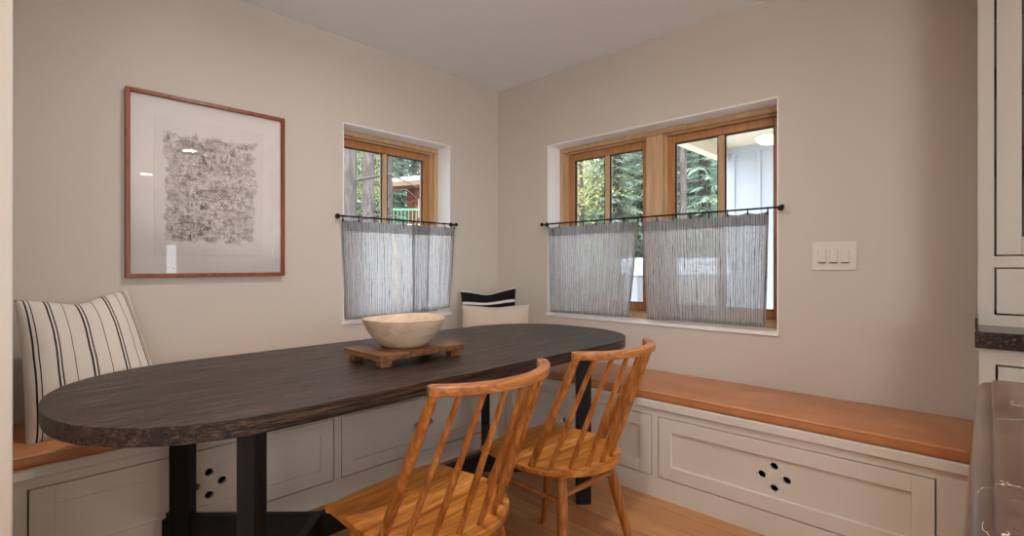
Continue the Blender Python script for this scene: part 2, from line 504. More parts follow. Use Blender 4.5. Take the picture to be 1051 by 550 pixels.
def window(name, ax, op, wall, units):
    root = bpy.data.objects.new(name, None); COL.objects.link(root); struct(root)
    a0, a1, z0, z1 = op
    t = .006
    a0 += t; a1 -= t; z1 -= t; z0 += t
    F0 = wall + .13
    fr = MB()
    frame_ring(fr, ax, a0, a1, z0, z1, .028, F0, F0 + .13, .003, .03, .03)
    frame_ring(fr, ax, a0 + .0275, a1 - .0275, z0 + .0275, z1 - .0275, .012, F0 + .035, F0 + .13, .002)
    if len(units) > 1:
        c = (units[0][1] + units[1][0]) / 2
        slab(fr, ax, c - .055, c + .055, F0 + .004, F0 + .13, z0 + .029, z1 - .029, .003)
        slab(fr, ax, c - .068, c + .068, F0 + .036, F0 + .129, z0 + .03, z1 - .03, .003)
    fr.build('frame', M['frame_wood'], root)
    for (u0, u1) in units:
        sa = MB(); S0 = F0 + .055
        zb, zt = z0 + .04, z1 - .04
        frame_ring(sa, ax, u0, u1, zb, zt, .047, S0, S0 + .05, .004)
        s = sa.build('sash', M['sash_wood'], root)
        c = (u0 + u1) / 2
        mu = MB(); slab(mu, ax, c - .018, c + .018, S0 + .008, S0 + .046, zb + .046, zt - .046, .004)
        mu.build('muntin', M['frame_wood'], s)
        for (g0, g1) in ((u0 + .047, c - .018), (c + .018, u1 - .047)):
            ga = MB(); frame_ring(ga, ax, g0 - .001, g1 + .001, zb + .046, zt - .046, .0065, S0 + .014, S0 + .03, 0)
            ga.build('gasket', M['rubber'], s)
            gl = MB(); slab(gl, ax, g0, g1, S0 + .020, S0 + .024, zb + .045, zt - .045, 0)
            gl.build('pane', M['glass'], s)
    return root
window('window_1', 'x', W1, YW, [(1.472, 2.183)])
window('window_2', 'y', W2, XW, [(.782, 1.435), (1.555, 2.190)])
# narrow sidelight in the far kitchen wall (seen only as a reflection)
def plain_window(name, ax, a0, a1, z0, z1, d0, d1):
    root = bpy.data.objects.new(name, None); COL.objects.link(root); struct(root)
    f = MB(); frame_ring(f, ax, a0, a1, z0, z1, .03, d0, d1, .002); f.build('frame', M['white'], root)
    g = MB(); slab(g, ax, a0 + .02, a1 - .02, (d0 + d1) / 2, (d0 + d1) / 2 + .005, z0 + .02, z1 - .02, 0); g.build('pane', M['glass'], root)
plain_window('window_3', 'x', 2.13, 2.35, .4, 1.51, YA - .2, YA - .12)

# ------------------------------------------------------------------ corner benches
def shaker(name, x0, x1, z0, z1, parent, place, holes=True, mat='bench'):
    """shaker drawer front in local xz, front face at y=0 looking to -y, 'place' puts it on the carcass"""
    w = x1 - x0; h = z1 - z0; st = .062
    f = MB()
    frame_ring(f, 'x', 0, w, 0, h, st, 0, .02, .0015)
    fo = f.build(name, M[mat], parent); fo.matrix_local = place @ Matrix.Translation((x0, 0, z0))
    hs = []
    if holes:
        cx, cz = w / 2, h / 2
        hs = [(cx, cz + .045, .0155), (cx, cz - .045, .0155), (cx - .047, cz, .0155), (cx + .047, cz, .0155)]
    p = plate_with_holes('centre_panel', [(st - .004, st - .004), (w - st + .004, st - .004), (w - st + .004, h - st + .004), (st - .004, h - st + .004)], hs, .016, M[mat], fo)
    p.location = (0, .0105, 0)
    return fo

def bench(name, label, L, panels, place, z_top=.465):
    """bench seen from its front: local x along it, y into depth"""
    r = thing(name, label, 'bench'); D = .49
    r.matrix_world = place
    c = MB()
    # face frame with openings for the fronts
    xs = [0.0]
    for (a, b) in panels: xs += [a - .0045, b + .0045]
    xs.append(L)
    for i in range(0, len(xs), 2): c.box(xs[i], xs[i + 1], 0, .022, .0, .427)
    for (a, b) in panels:
        c.box(a - .0045, b + .0045, 0, .022, 0, .0985); c.box(a - .0045, b + .0045, 0, .022, .3925, .427)
    c.box(0, .02, .022, D, 0, .427); c.box(L - .02, L, .022, D, 0, .427); c.box(.02, L - .02, D - .02, D, 0, .427)
    c.box(.02, L - .02, .022, D - .02, 0, .015)
    c.build('carcass', M['bench'], r)
    s = MB(); s.box(0, L, -.014, D, .427, z_top, .003, 1)
    s.build('seat_board', M['bench'], r)
    for (a, b) in panels:
        shaker('drawer_front', a, b, .103, .388, r, Matrix.Identity(4))
    return r
FY = 2.232                                  # front plane of the left bench
FX = 2.208                                  # front plane of the right bench
bench('banquette_bench', 'painted bench with two pierced drawer fronts under the striped pillow', FX - .0345, [(.052, 1.084), (1.126, 2.10)],
      Matrix.Translation((.0345, FY, 0)))
# right bench: local x runs towards -Y (from the corner), y into +X
PR = Matrix(((0, 1, 0, FX), (-1, 0, 0, 2.728), (0, 0, 1, 0), (0, 0, 0, 1)))
bench('banquette_bench', 'painted bench with pierced drawer fronts below the right wall window', 2.728 - .034, [(.56, 1.548), (1.587, 2.596)], PR)

def cushion(name, label, x0, x1, y0, y1, front):
    """flat leather seat pad; 'front' names the edge that carries the seam line"""
    r = thing(name, label, 'cushion', ((x0 + x1) / 2, (y0 + y1) / 2, .4655))
    w, d = (x1 - x0) / 2, (y1 - y0) / 2
    bm = bmesh.new()
    nx, ny = max(4, int(w * 24)), max(4, int(d * 24))
    mb = MB(); mb.box(-w, w, -d, d, 0, .046, .015, 5)
    for p in mb.v:
        q = (p.y + d) / (2 * d) if front == 'y' else (p.x + w) / (2 * w)
        if p.z > .02: p.z -= .010 * q * q
    mb.build('pad', M['leather'], r, 40)
    t = MB(); z = .0375; q = -.0008
    if front == 'y': t.tube([(-w + .012, -d - q, z), (w - .012, -d - q, z)], .0026, 8)
    else: t.tube([(-w - q, -d + .012, z), (-w - q, d - .012, z)], .0026, 8)
    t.build('piping', M['leather'], r, 60)
    bm.free()
    return r
cushion('seat_cushion', 'tan leather seat pad under the striped pillow', .036, FX - .016, FY - .024, YW - .003, 'y')
cushion('seat_cushion', 'tan leather seat pad running below the right wall window', FX - .012, XW - .003, .036, YW - .003, 'x')

# ------------------------------------------------------------------ pillows
def pillow(name, label, w, h, t, mat, M4, ear=.03, dent=.0, seed=1, power=.5, taper=0.0):
    n = 28; mb = MB(); vs = []; uvs = []; fs = []
    def pt(u, v, side):
        ex = 1 - ear * 1.2 * (1 - v * v) ** 1 ; ez = 1 - ear * 1.2 * (1 - u * u)
        x = u * w / 2 * ex * (1 - taper * v); z = v * h / 2 * ez
        if dent and v > 0:
            z -= dent * (v ** 2) * math.exp(-((u + .05) / .45) ** 2)
        k = max(0.0, (1 - abs(u) ** 2.6) * (1 - abs(v) ** 2.6)) ** power
        y = side * t / 2 * k
        q = noise.noise(Vector((u * 1.7 + seed, v * 1.7, side * 2.0)))
        y += .10 * t * q * k
        return (x, y, z)
    for side in (-1, 1):
        for j in range(n + 1):
            for i in range(n + 1):
                u = -math.cos(PI * i / n); v = -math.cos(PI * j / n)
                u = .5 * u + .5 * (2 * i / n - 1); v = .5 * v + .5 * (2 * j / n - 1)
                vs.append(pt(u, v, side)); uvs.append(((u + 1) / 2, (v + 1) / 2))
    N = (n + 1) ** 2
    for s_ in (0, 1):
        for j in range(n):
            for i in range(n):
                a = s_ * N + j * (n + 1) + i
                fs.append((a, a + 1, a + n + 2, a + n + 1))
    mb.add(vs, fs, None, uvs)
    o = mb.build(name, mat, None, 180)
    bm = bmesh.new(); bm.from_mesh(o.data)
    bmesh.ops.remove_doubles(bm, verts=list(bm.verts), dist=1e-5)
    bmesh.ops.recalc_face_normals(bm, faces=list(bm.faces)); bm.to_mesh(o.data); bm.free()
    o.data.polygons.foreach_set('use_smooth', [True] * len(o.data.polygons))
    o.matrix_world = M4
    return tag(o, label, 'pillow')
def P(loc, yaw, lean, roll=0.0):
    # yaw about z, lean tips the top away (+y local), roll turns in its own plane
    return Matrix.Translation(loc) @ Matrix.Rotation(yaw, 4, 'Z') @ Matrix.Rotation(-lean, 4, 'X') @ Matrix.Rotation(roll, 4, 'Y')
pillow('throw_pillow', 'large cream pillow with black stripes on the left bench', .39, .53, .20, M['striped'],
       P((.262, 2.48, .752), math.radians(10), math.radians(20), math.radians(-4)), .035, .03, 3, taper=.12)
pillow('throw_pillow', 'black pillow with white bands behind the beige pillow in the corner', .39, .47, .13, M['blackcloth'],
       P((2.388, 2.495, .722), math.radians(-44), math.radians(10), math.radians(-3)), .07, .02, 8)
pillow('throw_pillow', 'plain beige linen pillow leaning on the black banded pillow', .455, .36, .17, M['linen'],
       P((2.308, 2.352, .674), math.radians(-44), math.radians(12), 0), .03, .012, 5, .5)

# ------------------------------------------------------------------ dining table
TX, TY, TZ = 1.235, 1.712, .757
TL, TW = 1.150, .465
tb = thing('dining_table', 'long black stained oak table with rounded ends', 'table', (TX, TY, 0))
out = []
A_, p_ = .45, 2.25
def sup(a, b, e, k):
    c, s_ = math.cos(k), math.sin(k)
    return (a * math.copysign(abs(c) ** (2 / e), c), b * math.copysign(abs(s_) ** (2 / e), s_))
for i in range(33):
    x, y = sup(A_, TW, p_, -PI / 2 + PI * i / 32); out.append((x + TL - A_, y))
for i in range(33):
    x, y = sup(A_, TW, p_, PI / 2 + PI * i / 32); out.append((x - TL + A_, y))
MB().prism(out, TZ - .043, TZ, .003, 2).build('tabletop', M['table'], tb, 30)
LX0, LX1, LY = .468 - TX, 1.925 - TX, .335
JX0, JX1 = .80 - TX, 1.60 - TX
for sx, lx, jx in ((-1, LX0, JX0), (1, LX1, JX1)):
    for sy in (-1, 1):
        ang = math.atan2(-sy * LY, jx - lx)
        m = Matrix.Translation((lx, sy * LY, 0)) @ Matrix.Rotation(ang, 4, 'Z')
        MB().box(-.034, .034, -.023, .023, .012, TZ - .043, .002, 1, m).box(-.034, .034, -.023, .023, .0, .010, .003, 1, m).build('leg', M['table_z'], tb)
        ln = math.hypot(LY, jx - lx)
        b = MB().box(.034, ln, -.016, .016, .150, .240, .003, 1, m)
        b.box(-.066, -.034, -.013, .013, .165, .225, .002, 1, m)          # through tenon beyond the leg
        b.box(-.053, -.036, -.011, .011, .140, .250, .002, 1, m)          # its wedge
        b.build('brace', M['table_d'], tb)
MB().box(JX0 - .012, JX1 + .012, -.018, .018, .152, .238, .003).build('stretcher', M['table_d'], tb)

# ------------------------------------------------------------------ chairs
def chair(label, loc, rz):
    r = thing('dining_chair', label, 'chair', loc, rz, 'dining chairs')
    # seat: straight front, sides drawing in to a rounded back
    o = []
    R = .222; cy = -.005
    o += [(.203, .200), (.196, .211)]
    for i in range(25):
        a = math.radians(-2) - math.radians(176) * i / 24
        o.append((R * math.cos(a) * .985, cy + R * math.sin(a) * 1.02))
    o += [(-.196, .211), (-.203, .200)]
    for k in range(1, 6):
        f = k / 6; o.append((-.196 + .392 * f, .211 + .006 * math.sin(PI * f)))
    bm = bmesh.new()
    N = len(o); rings = []
    prof = [(.90, -.026), (.985, -.020), (1.0, -.008), (.992, -.001), (.97, 0.0), (.90, .0005), (.82, -.001), (.66, -.0055), (.40, -.008), (.18, -.0085)]
    for (s_, z) in prof:
        rings.append([bm.verts.new((x * s_, .01 + (y - .01) * s_, .45 + z)) for (x, y) in o])
    for a, b in zip(rings, rings[1:]):
        for i in range(N): bm.faces.new((a[i], a[(i + 1) % N], b[(i + 1) % N], b[i]))
    bm.faces.new(list(reversed(rings[0]))); bm.faces.new(rings[-1])
    MB().take(bm).build('seat', M['seat'], r, 50)
    def base(a): return Vector((.206 * math.sin(a), .010 - .204 * math.cos(a), .446))
    def top(a): return Vector((.264 * math.sin(a), -.075 - .264 * math.cos(a), .832))
    for k in range(9):
        q = k - 4
        ba = base(math.radians(18 * q)); ta = top(math.radians(12.3 * q))
        if k in (0, 8):
            MB().tube([ba - (ta - ba) * .02, ba.lerp(ta, .3), ba.lerp(ta, .7), ta], [.0125, .0145, .0135, .0115], 14).build('back_post', M['chair'], r, 60)
        else:
            MB().tube([ba - (ta - ba) * .02, ba.lerp(ta, .35), ta], [.0075, .0092, .0068], 10).build('spindle', M['chair'], r, 60)
    # crest rail: curved bar, rounded ends
    vs = []; fs = []; n = 60; sec = 16
    amax = math.radians(52.5)
    for i in range(n + 1):
        a = -amax + 2 * amax * i / n
        e = min(1.0, math.sqrt(max(0.0, 1 - (max(0, abs(a) - (amax - .045)) / .045) ** 2)) * .96 + .04)
        c = Vector((.264 * math.sin(a), -.075 - .264 * math.cos(a), .840))
        rad = Vector((math.sin(a), -math.cos(a), 0)); tilt = math.radians(4)
        u = rad * math.cos(tilt) - Vector((0, 0, 1)) * math.sin(tilt)
        w = rad * math.sin(tilt) + Vector((0, 0, 1)) * math.cos(tilt)
        for k in range(sec):
            t = 2 * PI * (k + .5) / sec
            cu = math.copysign(abs(math.cos(t)) ** .28, math.cos(t)); sw = math.copysign(abs(math.sin(t)) ** .28, math.sin(t))
            vs.append(c + u * (cu * .0150 * e) + w * (sw * .0115))
    for i in range(n):
        for k in range(sec):
            fs.append((i * sec + k, i * sec + (k + 1) % sec, (i + 1) * sec + (k + 1) % sec, (i + 1) * sec + k))
    fs.append(list(range(sec))[::-1]); fs.append([n * sec + k for k in range(sec)])
    MB().add(vs, fs).build('crest_rail', M['chair_x'], r, 50)
    tops = {}; bots = {}
    for sx in (-1, 1):
        for sy in (-1, 1):
            a = Vector((sx * .125, .135 if sy > 0 else -.125, .428)); b = Vector((sx * .205, .262 if sy > 0 else -.205, 0))
            tops[sx, sy] = a; bots[sx, sy] = b
            MB().tube([a, a.lerp(b, .25), a.lerp(b, .5), b], [.0165, .019, .0175, .0105], 14).build('leg', M['chair'], r, 60)
    def at(sx, sy, z): a, b = tops[sx, sy], bots[sx, sy]; return a.lerp(b, (a.z - z) / a.z)
    for (p, q, z) in (((-1, -1), (-1, 1), .338), ((1, -1), (1, 1), .338), ((-1, -1), (1, -1), .358)):
        A, B = at(*p, z), at(*q, z)
        MB().tube([A, A.lerp(B, .5), B], [.0075, .0105, .0075], 10).build('stretcher', M['chair_x'], r, 60)
    return r
M['chair_x'] = wood('honey_oak_rail', (138, 80, 36), (178, 112, 58), (206, 146, 88), 'X', 1.0, .38, .08, .45, 30, .25)
ch = chair('oak spindle back chair in front of the bowl, with its crest rail nearest', (.855, 1.14, 0), math.radians(4))
dup(ch, (1.438, 1.142, 0), math.radians(-2.5), 'oak spindle back chair by the rounded table end, near the right bench', 'dining chairs')

# ------------------------------------------------------------------ bowl on its footed board
bd = thing('serving_board', 'low footed wooden board under the pale bowl', 'board', (1.110, 1.628, TZ))
for k in range(3):
    x0 = -.19 + .1275 * k
    MB().box(x0, x0 + .125, -.128, .128, .026, .048, .003, 2).build('plank', M['board'], bd)
for sx in (-1, 1):
    for sy in (-1, 1):
        MB().box(sx * .155 - .022, sx * .155 + .022, sy * .095 - .018, sy * .095 + .018, 0, .027, .003).build('foot', M['board'], bd)
MB().box(-.17, .17, -.012, .012, .010, .0265, .002).build('batten', M['board'], bd)
def wob(r, z, a):
    return r * (1 + .008 * math.sin(2 * a + 1)), z + (.0022 * math.sin(a * 2 + .6) + .0012 * math.sin(3 * a)) * max(0, (z - .02) / .085)
prof = [(.070, 0), (.082, .002), (.100, .016), (.122, .040), (.141, .068), (.153, .096), (.1565, .106), (.1545, .1085), (.150, .106), (.140, .080), (.122, .052), (.098, .030), (.06, .018), (.02, .015)]
bo = MB().lathe(prof, 64, None, wob).build('bowl', M['bowl'], None, 50, (1.105, 1.632, TZ + .0478))
tag(bo, 'wide pale wooden bowl standing on the footed board', 'bowl')

# ------------------------------------------------------------------ framed drawing
pc = thing('framed_print', 'framed ink drawing in a thin red brown frame on the left wall', 'picture', (.7425, YW, 1.4755))
w, h = .338, .416
f = MB(); frame_ring(f, 'x', -w, w, -h, h, .017, -.034, -.001, .002); f.build('frame', M['pic_wood'], pc)
MB().box(-w + .012, w - .012, -.014, -.004, -h + .012, h - .012).build('mat_board', M['paper'], pc)
MB().box(-.232, .232, -.0165, -.0141, -.315, .315, .0008).build('drawing', M['art'], pc)
random.seed(11)
ink = MB()
def stroke(pts, wd=.0007):
    for (xa, za), (xb, zb) in zip(pts, pts[1:]):
        dx, dz = xb - xa, zb - za; L = math.hypot(dx, dz) or 1e-6
        nx, nz = -dz / L * wd / 2, dx / L * wd / 2
        ink.add([(xa + nx, -.01685, za + nz), (xb + nx, -.01685, zb + nz), (xb - nx, -.01685, zb - nz), (xa - nx, -.01685, za - nz)], [(0, 1, 2, 3)])
R = random.uniform
def doodle(x, z, k):
    q = R(.008, .02)
    if k == 0:      # little house
        h_ = q * R(.7, 1.1)
        stroke([(x, z), (x, z + h_), (x + q / 2, z + h_ + q * .5), (x + q, z + h_), (x + q, z), (x, z)])
        stroke([(x + q * .35, z), (x + q * .35, z + h_ * .5), (x + q * .6, z + h_ * .5), (x + q * .6, z)])
        for i in range(4): stroke([(x + q * .1, z + h_ * (.25 + .2 * i)), (x + q * .9, z + h_ * (.25 + .2 * i))], .0005)
    elif k == 1:    # fir tree
        for i in range(4):
            b = q * (.55 - .11 * i); zz = z + q * .45 * i
            stroke([(x - b, zz), (x, zz + q * .6), (x + b, zz), (x - b, zz)])
        stroke([(x, z - q * .3), (x, z)], .0016)
    elif k == 2:    # wavy hill lines
        for i in range(4):
            stroke([(x + q * .35 * j, z + i * .0035 + .002 * math.sin(j * 1.3 + i)) for j in range(8)], .0007)
    elif k == 3:    # cloud / bush loops
        stroke([(x + q * (1.0 + .15 * math.sin(6 * t)) * math.cos(t), z + q * .5 * (1 + .15 * math.sin(7 * t)) * math.sin(t)) for t in [2 * PI * i / 20 for i in range(21)]])
        for i in range(5): stroke([(x - q * .6 + i * q * .3, z - q * .3), (x - q * .5 + i * q * .3, z + q * .3)], .0005)
    else:           # dark dot
        stroke([(x, z), (x + .003, z)], .0035)
for k in range(400):
    x, z = R(-.195, .175), R(-.255, .235)
    doodle(x, z, random.choice((0, 0, 1, 1, 2, 2, 3, 4)))
for (cx_, cz_, a_, b_) in ((.02, -.02, .085, .022), (-.09, -.19, .075, .03), (-.10, .19, .07, .03)):
    stroke([(cx_ + a_ * math.cos(t), cz_ + b_ * math.sin(t)) for t in [2 * PI * i / 30 for i in range(31)]], .0014)
    for i in range(26):
        f_ = -.95 + 1.9 * i / 25; hh_ = b_ * math.sqrt(max(0, 1 - f_ * f_)); stroke([(cx_ + a_ * f_, cz_ - hh_), (cx_ + a_ * f_ + .002, cz_ + hh_)], .0008)
ink.build('ink_lines', M['ink'], pc)
MB().box(-w + .014, w - .014, -.026, -.023, -h + .014, h - .014).build('glazing', M['glass'], pc)

# ------------------------------------------------------------------ light switch
sw = thing('light_switch', 'three gang white rocker switch plate right of the window', 'light switch', (XW, .5185, 1.156))
MB().box(-.008, 0, -.0905, .0905, -.066, .066, .004, 2).build('plate', M['plastic'], sw)
for k in (-1, 0, 1):
    yy = k * .046
    bz = MB(); frame_ring(bz, 'y', yy - .0175, yy + .0175, -.0345, .0345, .0012, -.0088, -.007, 0); 
    rk = MB().box(-.0125, -.006, yy - .016, yy + .016, -.033, .033, .002, 1, Matrix.Translation((0, 0, 0)))
    ro = rk.build('rocker', M['plastic'], sw)
    MB().box(-.0135, -.0125, yy - .0155, yy + .0155, -.0325, -.0275).build('rocker_shade_strip', M['inside'], ro)  # dark strip painting the shade along the rocker's lower edge

# ------------------------------------------------------------------ cafe curtains
def rod(label, ax, a0, a1, wall, z):
    r = thing('curtain_rod', label, 'curtain rod', ((a0 + a1) / 2, wall - .04, z) if ax == 'x' else (wall - .04, (a0 + a1) / 2, z))
    L = (a1 - a0) / 2
    def v(p, d, q): return (p, d, q) if ax == 'x' else (d, p, q)
    MB().tube([v(-L, 0, 0), v(L, 0, 0)], .0048, 12).build('rod', M['black_metal'], r, 60)
    for s_ in (-1, 1):
        MB().tube([v(s_ * (L - .006), 0, 0), v(s_ * L, 0, 0), v(s_ * (L + .010), 0, 0), v(s_ * (L + .012), 0, 0)], [.006, .0125, .0125, .008], 14).build('finial', M['black_metal'], r, 40)
        MB().tube([v(s_ * (L - .012), 0, 0), v(s_ * (L - .012), .0395, 0)], .0045, 10).tube([v(s_ * (L - .012), .034, 0), v(s_ * (L - .012), .0395, 0)], .015, 14).build('bracket', M['black_metal'], r, 40)
    return r
RZ1, RZ2 = 1.398, 1.398
rod('black curtain rod over the left wall window', 'x', 1.378, 2.246, YW, RZ1)
rod('black curtain rod over the wide right wall window', 'y', .73, 2.25, XW, RZ2)

def curtain(label, ax, top, bot, zt, zb0, zb1, d, nclips, seed, amp=.007, wl=.045, skew=None):
    """top=(a0,a1) and bot=(a0,a1): edges along the wall; d = distance coordinate of the cloth"""
    a0, a1 = top; b0, b1 = bot
    r = thing('cafe_curtain', label, 'curtain', ((a0 + a1) / 2, d, zb0) if ax == 'x' else (d, (a0 + a1) / 2, zb0), 0.0, 'striped cafe curtains')
    ox = (a0 + a1) / 2
    nu = int((a1 - a0) / .006); nv = 44
    def pos(f, g, off=0.0):
        # f along width, g 0 top .. 1 bottom
        p = (a0 + (a1 - a0) * f) * (1 - g) + (b0 + (b1 - b0) * f) * g
        s_ = (a1 - a0) * f
        cl = f * (nclips - 1); ph = cl - math.floor(cl)
        sag = .010 * math.sin(PI * ph) * (1 - g) ** 6
        zb = zb0 + (zb1 - zb0) * f + .005 * noise.noise(Vector((s_ * 6, seed, 0)))
        z = (zt - sag) * (1 - g) + zb * g
        w1 = 2 * PI * s_ / wl + seed + 1.6 * noise.noise(Vector((s_ * 5, g * .7, seed)))
        k = amp * (.75 + .5 * noise.noise(Vector((s_ * 8, g * 1.5, seed + 4))))
        y = k * math.sin(w1) + .004 * math.sin(w1 * .37 + g) + off
        return (p - ox, y, z - zb0) if ax == 'x' else (y, p - ox, z - zb0)
    def sheet(name, f0, f1, g0, g1, off, nu_, nv_, mt='hem'):
        vs = []; fs = []; uv = []
        for j in range(nv_ + 1):
            for i in range(nu_ + 1):
                f = f0 + (f1 - f0) * i / nu_; g = g0 + (g1 - g0) * j / nv_
                vs.append(pos(f, g, off)); uv.append(((a1 - a0) * f * 1.15 + seed, g * .6))
        for j in range(nv_):
            for i in range(nu_):
                a = j * (nu_ + 1) + i; fs.append((a, a + 1, a + nu_ + 2, a + nu_ + 1))
        return MB().add(vs, fs, None, uv).build(name, M[mt], r, 180)
    sheet('cloth', 0, 1, 0, 1, 0, nu, nv, 'curtain')
    tag(sheet('top_hem', 0, 1, 0, .115, .003, nu, 8), 'doubled top hem')
    tag(sheet('bottom_hem', 0, 1, .968, 1, .003, nu, 3), 'doubled bottom hem')
    for f0, f1 in ((0, .014 / (a1 - a0)), (1 - .014 / (a1 - a0), 1)):
        sheet('side_hem', f0, f1, 0, 1, .003, 3, nv)
    for k in range(nclips):
        f = k / (nclips - 1); f = min(max(f, .008), .992)
        x, y, z = pos(f, 0)
        ce = (x, (-.005 if False else 0), z)
        rr = RZ1 - zb0
        q = MB()
        if ax == 'x':
            cx, cy = x, (YW - .04) - d
            ring = [(cx + .001 * math.sin(t), cy + .0075 * math.cos(t), rr + .0075 * math.sin(t) - .0015) for t in [2 * PI * i / 14 for i in range(15)]]
        else:
            cx, cy = (XW - .04) - d, y
            ring = [(cx + .0075 * math.cos(t), cy + .001 * math.sin(t), rr + .0075 * math.sin(t) - .0015) for t in [2 * PI * i / 14 for i in range(15)]]
        q.tube(ring, .0016, 6)
        q.tube([(cx, cy, rr - .009), (x, y, z - .014)], [.003, .005], 6)
        q.build('clip', M['black_metal'], r, 60)
    return r
ZT = RZ1 - .016
curtain('wide sheer striped curtain covering most of the left window', 'x', (1.402, 2.02), (1.425, 2.00), ZT, .795, .800, YW - .040, 7, 2.0)
curtain('narrow sheer curtain panel overlapping the wide one on the left window', 'x', (1.885, 2.232), (1.885, 2.185), ZT, .800, .822, YW - .046, 5, 7.3)
curtain('sheer striped curtain nearest the room corner on the right window', 'y', (1.500, 2.202), (1.566, 2.185), ZT, .800, .792, XW - .040, 8, 4.1)
curtain('sheer striped curtain nearest the light switch', 'y', (.785, 1.487), (.800, 1.452), ZT, .808, .800, XW - .040, 8, 9.7, .0065, .034)

# ------------------------------------------------------------------ kitchen side: hutch, base cabinet, ledge, island
HX = 2.20; BX = 2.0; HY = .0255
hu = thing('hutch_cabinet', 'tall painted glass door hutch standing on the stone ledge at the right', 'cabinet', (HX, 0, .923))
c = MB(); HT = ZC - .004 - .923
def vv(z): return z - .923
y0c, y1c = -1.10, HY
c.box(0, .02, -.0125, y1c, 0, HT); c.box(0, .02, y0c, -.56, 0, HT)                       # stiles
c.box(0, .02, -.56, -.0125, 0, vv(.957)); c.box(0, .02, -.56, -.0125, vv(1.108), vv(1.143)); c.box(0, .02, -.56, -.0125, 1.32, HT)
c.box(.02, .485, y1c - .02, y1c, 0, HT); c.box(.02, .485, y0c, y0c + .02, 0, HT); c.box(.475, .488, y0c + .02, y1c - .02, 0, HT)
c.box(.02, .475, y0c + .02, y1c - .02, 0, .02); c.box(.02, .475, y0c + .02, y1c - .02, HT - .02, HT)
c.build('carcass', M['cab'], hu)
lin = MB(); lin.box(.465, .474, y0c + .022, y1c - .022, vv(1.14), HT - .03)
for z in (1.45, 1.75, 2.05): lin.box(.06, .464, y0c + .022, y1c - .022, vv(z), vv(z) + .02)
lin.build('shelf_lining', M['inside'], hu)
d = MB(); frame_ring(d, 'y', -.557, -.0175, vv(1.147), 1.317, .056, -.001, .019, .0015)
do = d.build('door', M['cab'], hu)
MB().box(.008, .011, -.505, -.068, vv(1.198), 1.264).build('door_glass', M['glass'], do)
MB().box(-.001, .017, -.557, -.0175, vv(.962), vv(1.103), .0015).build('drawer_front', M['cab'], hu)
lg = MB().box(BX - .025, XW - .002, -1.12, .0295, .875, .923, .003, 2).box(BX + .02, XW - .003, .0235, .0295, .923, .958, .002)
tag(lg.build('stone_ledge', M['granite'], None), 'black speckled stone ledge between the hutch and its base cabinet', 'counter')
ba = thing('base_cabinet', 'painted drawer base below the black stone ledge', 'cabinet', (BX, 0, 0))
c = MB()
c.box(0, .02, -.014, .021, 0, .875); c.box(0, .02, -1.1, -.60, 0, .875); c.box(0, .02, -.60, -.014, 0, .10); c.box(0, .02, -.60, -.014, .829, .875); c.box(0, .02, -.60, -.014, .60, .64)
c.box(.02, .695, .001, .021, 0, .875); c.box(.02, .695, -1.1, -1.08, 0, .875); c.box(.675, .695, -1.08, 0, 0, .875)
c.build('carcass', M['cab'], ba)
MB().box(-.001, .018, -.597, -.019, .645, .824, .0015).build('drawer_front', M['cab'], ba)
MB().box(-.001, .018, -.597, -.017, .103, .597, .0015).build('door', M['cab'], ba)

isl = thing('kitchen_island', 'near island with polished brown black marble top and rounded edge', 'kitchen island', (0, 0, 0))
IZ = .923; IX1 = 1.165; IX0 = -.9
prof = []
yb = -.006; r_ = .020
s = MB(); pts = [(-.9, IZ), (-.0085, IZ), (-.0050, IZ - .0015), (-.0030, IZ - .0055)]
for k in range(13):
    a = PI * .36 - PI * .86 * k / 12
    pts.append((-.003 + .018 * math.cos(a), IZ - .0245 + .020 * math.sin(a)))
pts.append((-.9, IZ - .0445))
n = len(pts)
s.add([(IX0, p[0], p[1]) for p in pts] + [(IX1, p[0], p[1]) for p in pts],
      [(i, (i + 1) % n, n + (i + 1) % n, n + i) for i in range(n)] + [list(range(n))[::-1], [n + i for i in range(n)]])
s.build('countertop', M['marble'], isl, 35)
MB().box(IX0 + .04, IX1 - .04, -.88, -.04, 0, IZ - .0445).build('body', M['cab'], isl)

# ------------------------------------------------------------------ outdoors
def WP(px, depth, z=0.0):
    dx = (px - 525.5) / 512
    return Vector(((.723 + dx * .691) * depth, (.691 - dx * .723) * depth, z))
GZ = -.45
g = MB(); n = 40; vs = []; fs = []
for j in range(n + 1):
    for i in range(n + 1):
        x = -30 + 110 * i / n; y = -30 + 110 * j / n
        dd = max(0, math.hypot(max(0, x - 3), max(0, y - 3)) - 6)
        vs.append((x, y, GZ + .03 * dd + .25 * noise.noise(Vector((x * .15, y * .15, 0))) * min(1, dd / 6)))
for j in range(n):
    for i in range(n):
        a = j * (n + 1) + i; fs.append((a, a + 1, a + n + 2, a + n + 1))
struct(g.add(vs, fs).build('ground', M['ground'], None, 180))
struct(MB().box(XA - 12, XW + 3, YA - 12, YA - .3, -.45, -.10).box(XA - 12, XA - .3, YA - .3, YW + 3, -.45, -.10).build('floor_bounce_kitchen', M['bounce_slab']))  # unseen pale slab added to bounce sunlight up to the ceiling
def gz(p):
    dd = max(0, math.hypot(max(0, p.x - 3), max(0, p.y - 3)) - 6); return GZ + .03 * dd - .2

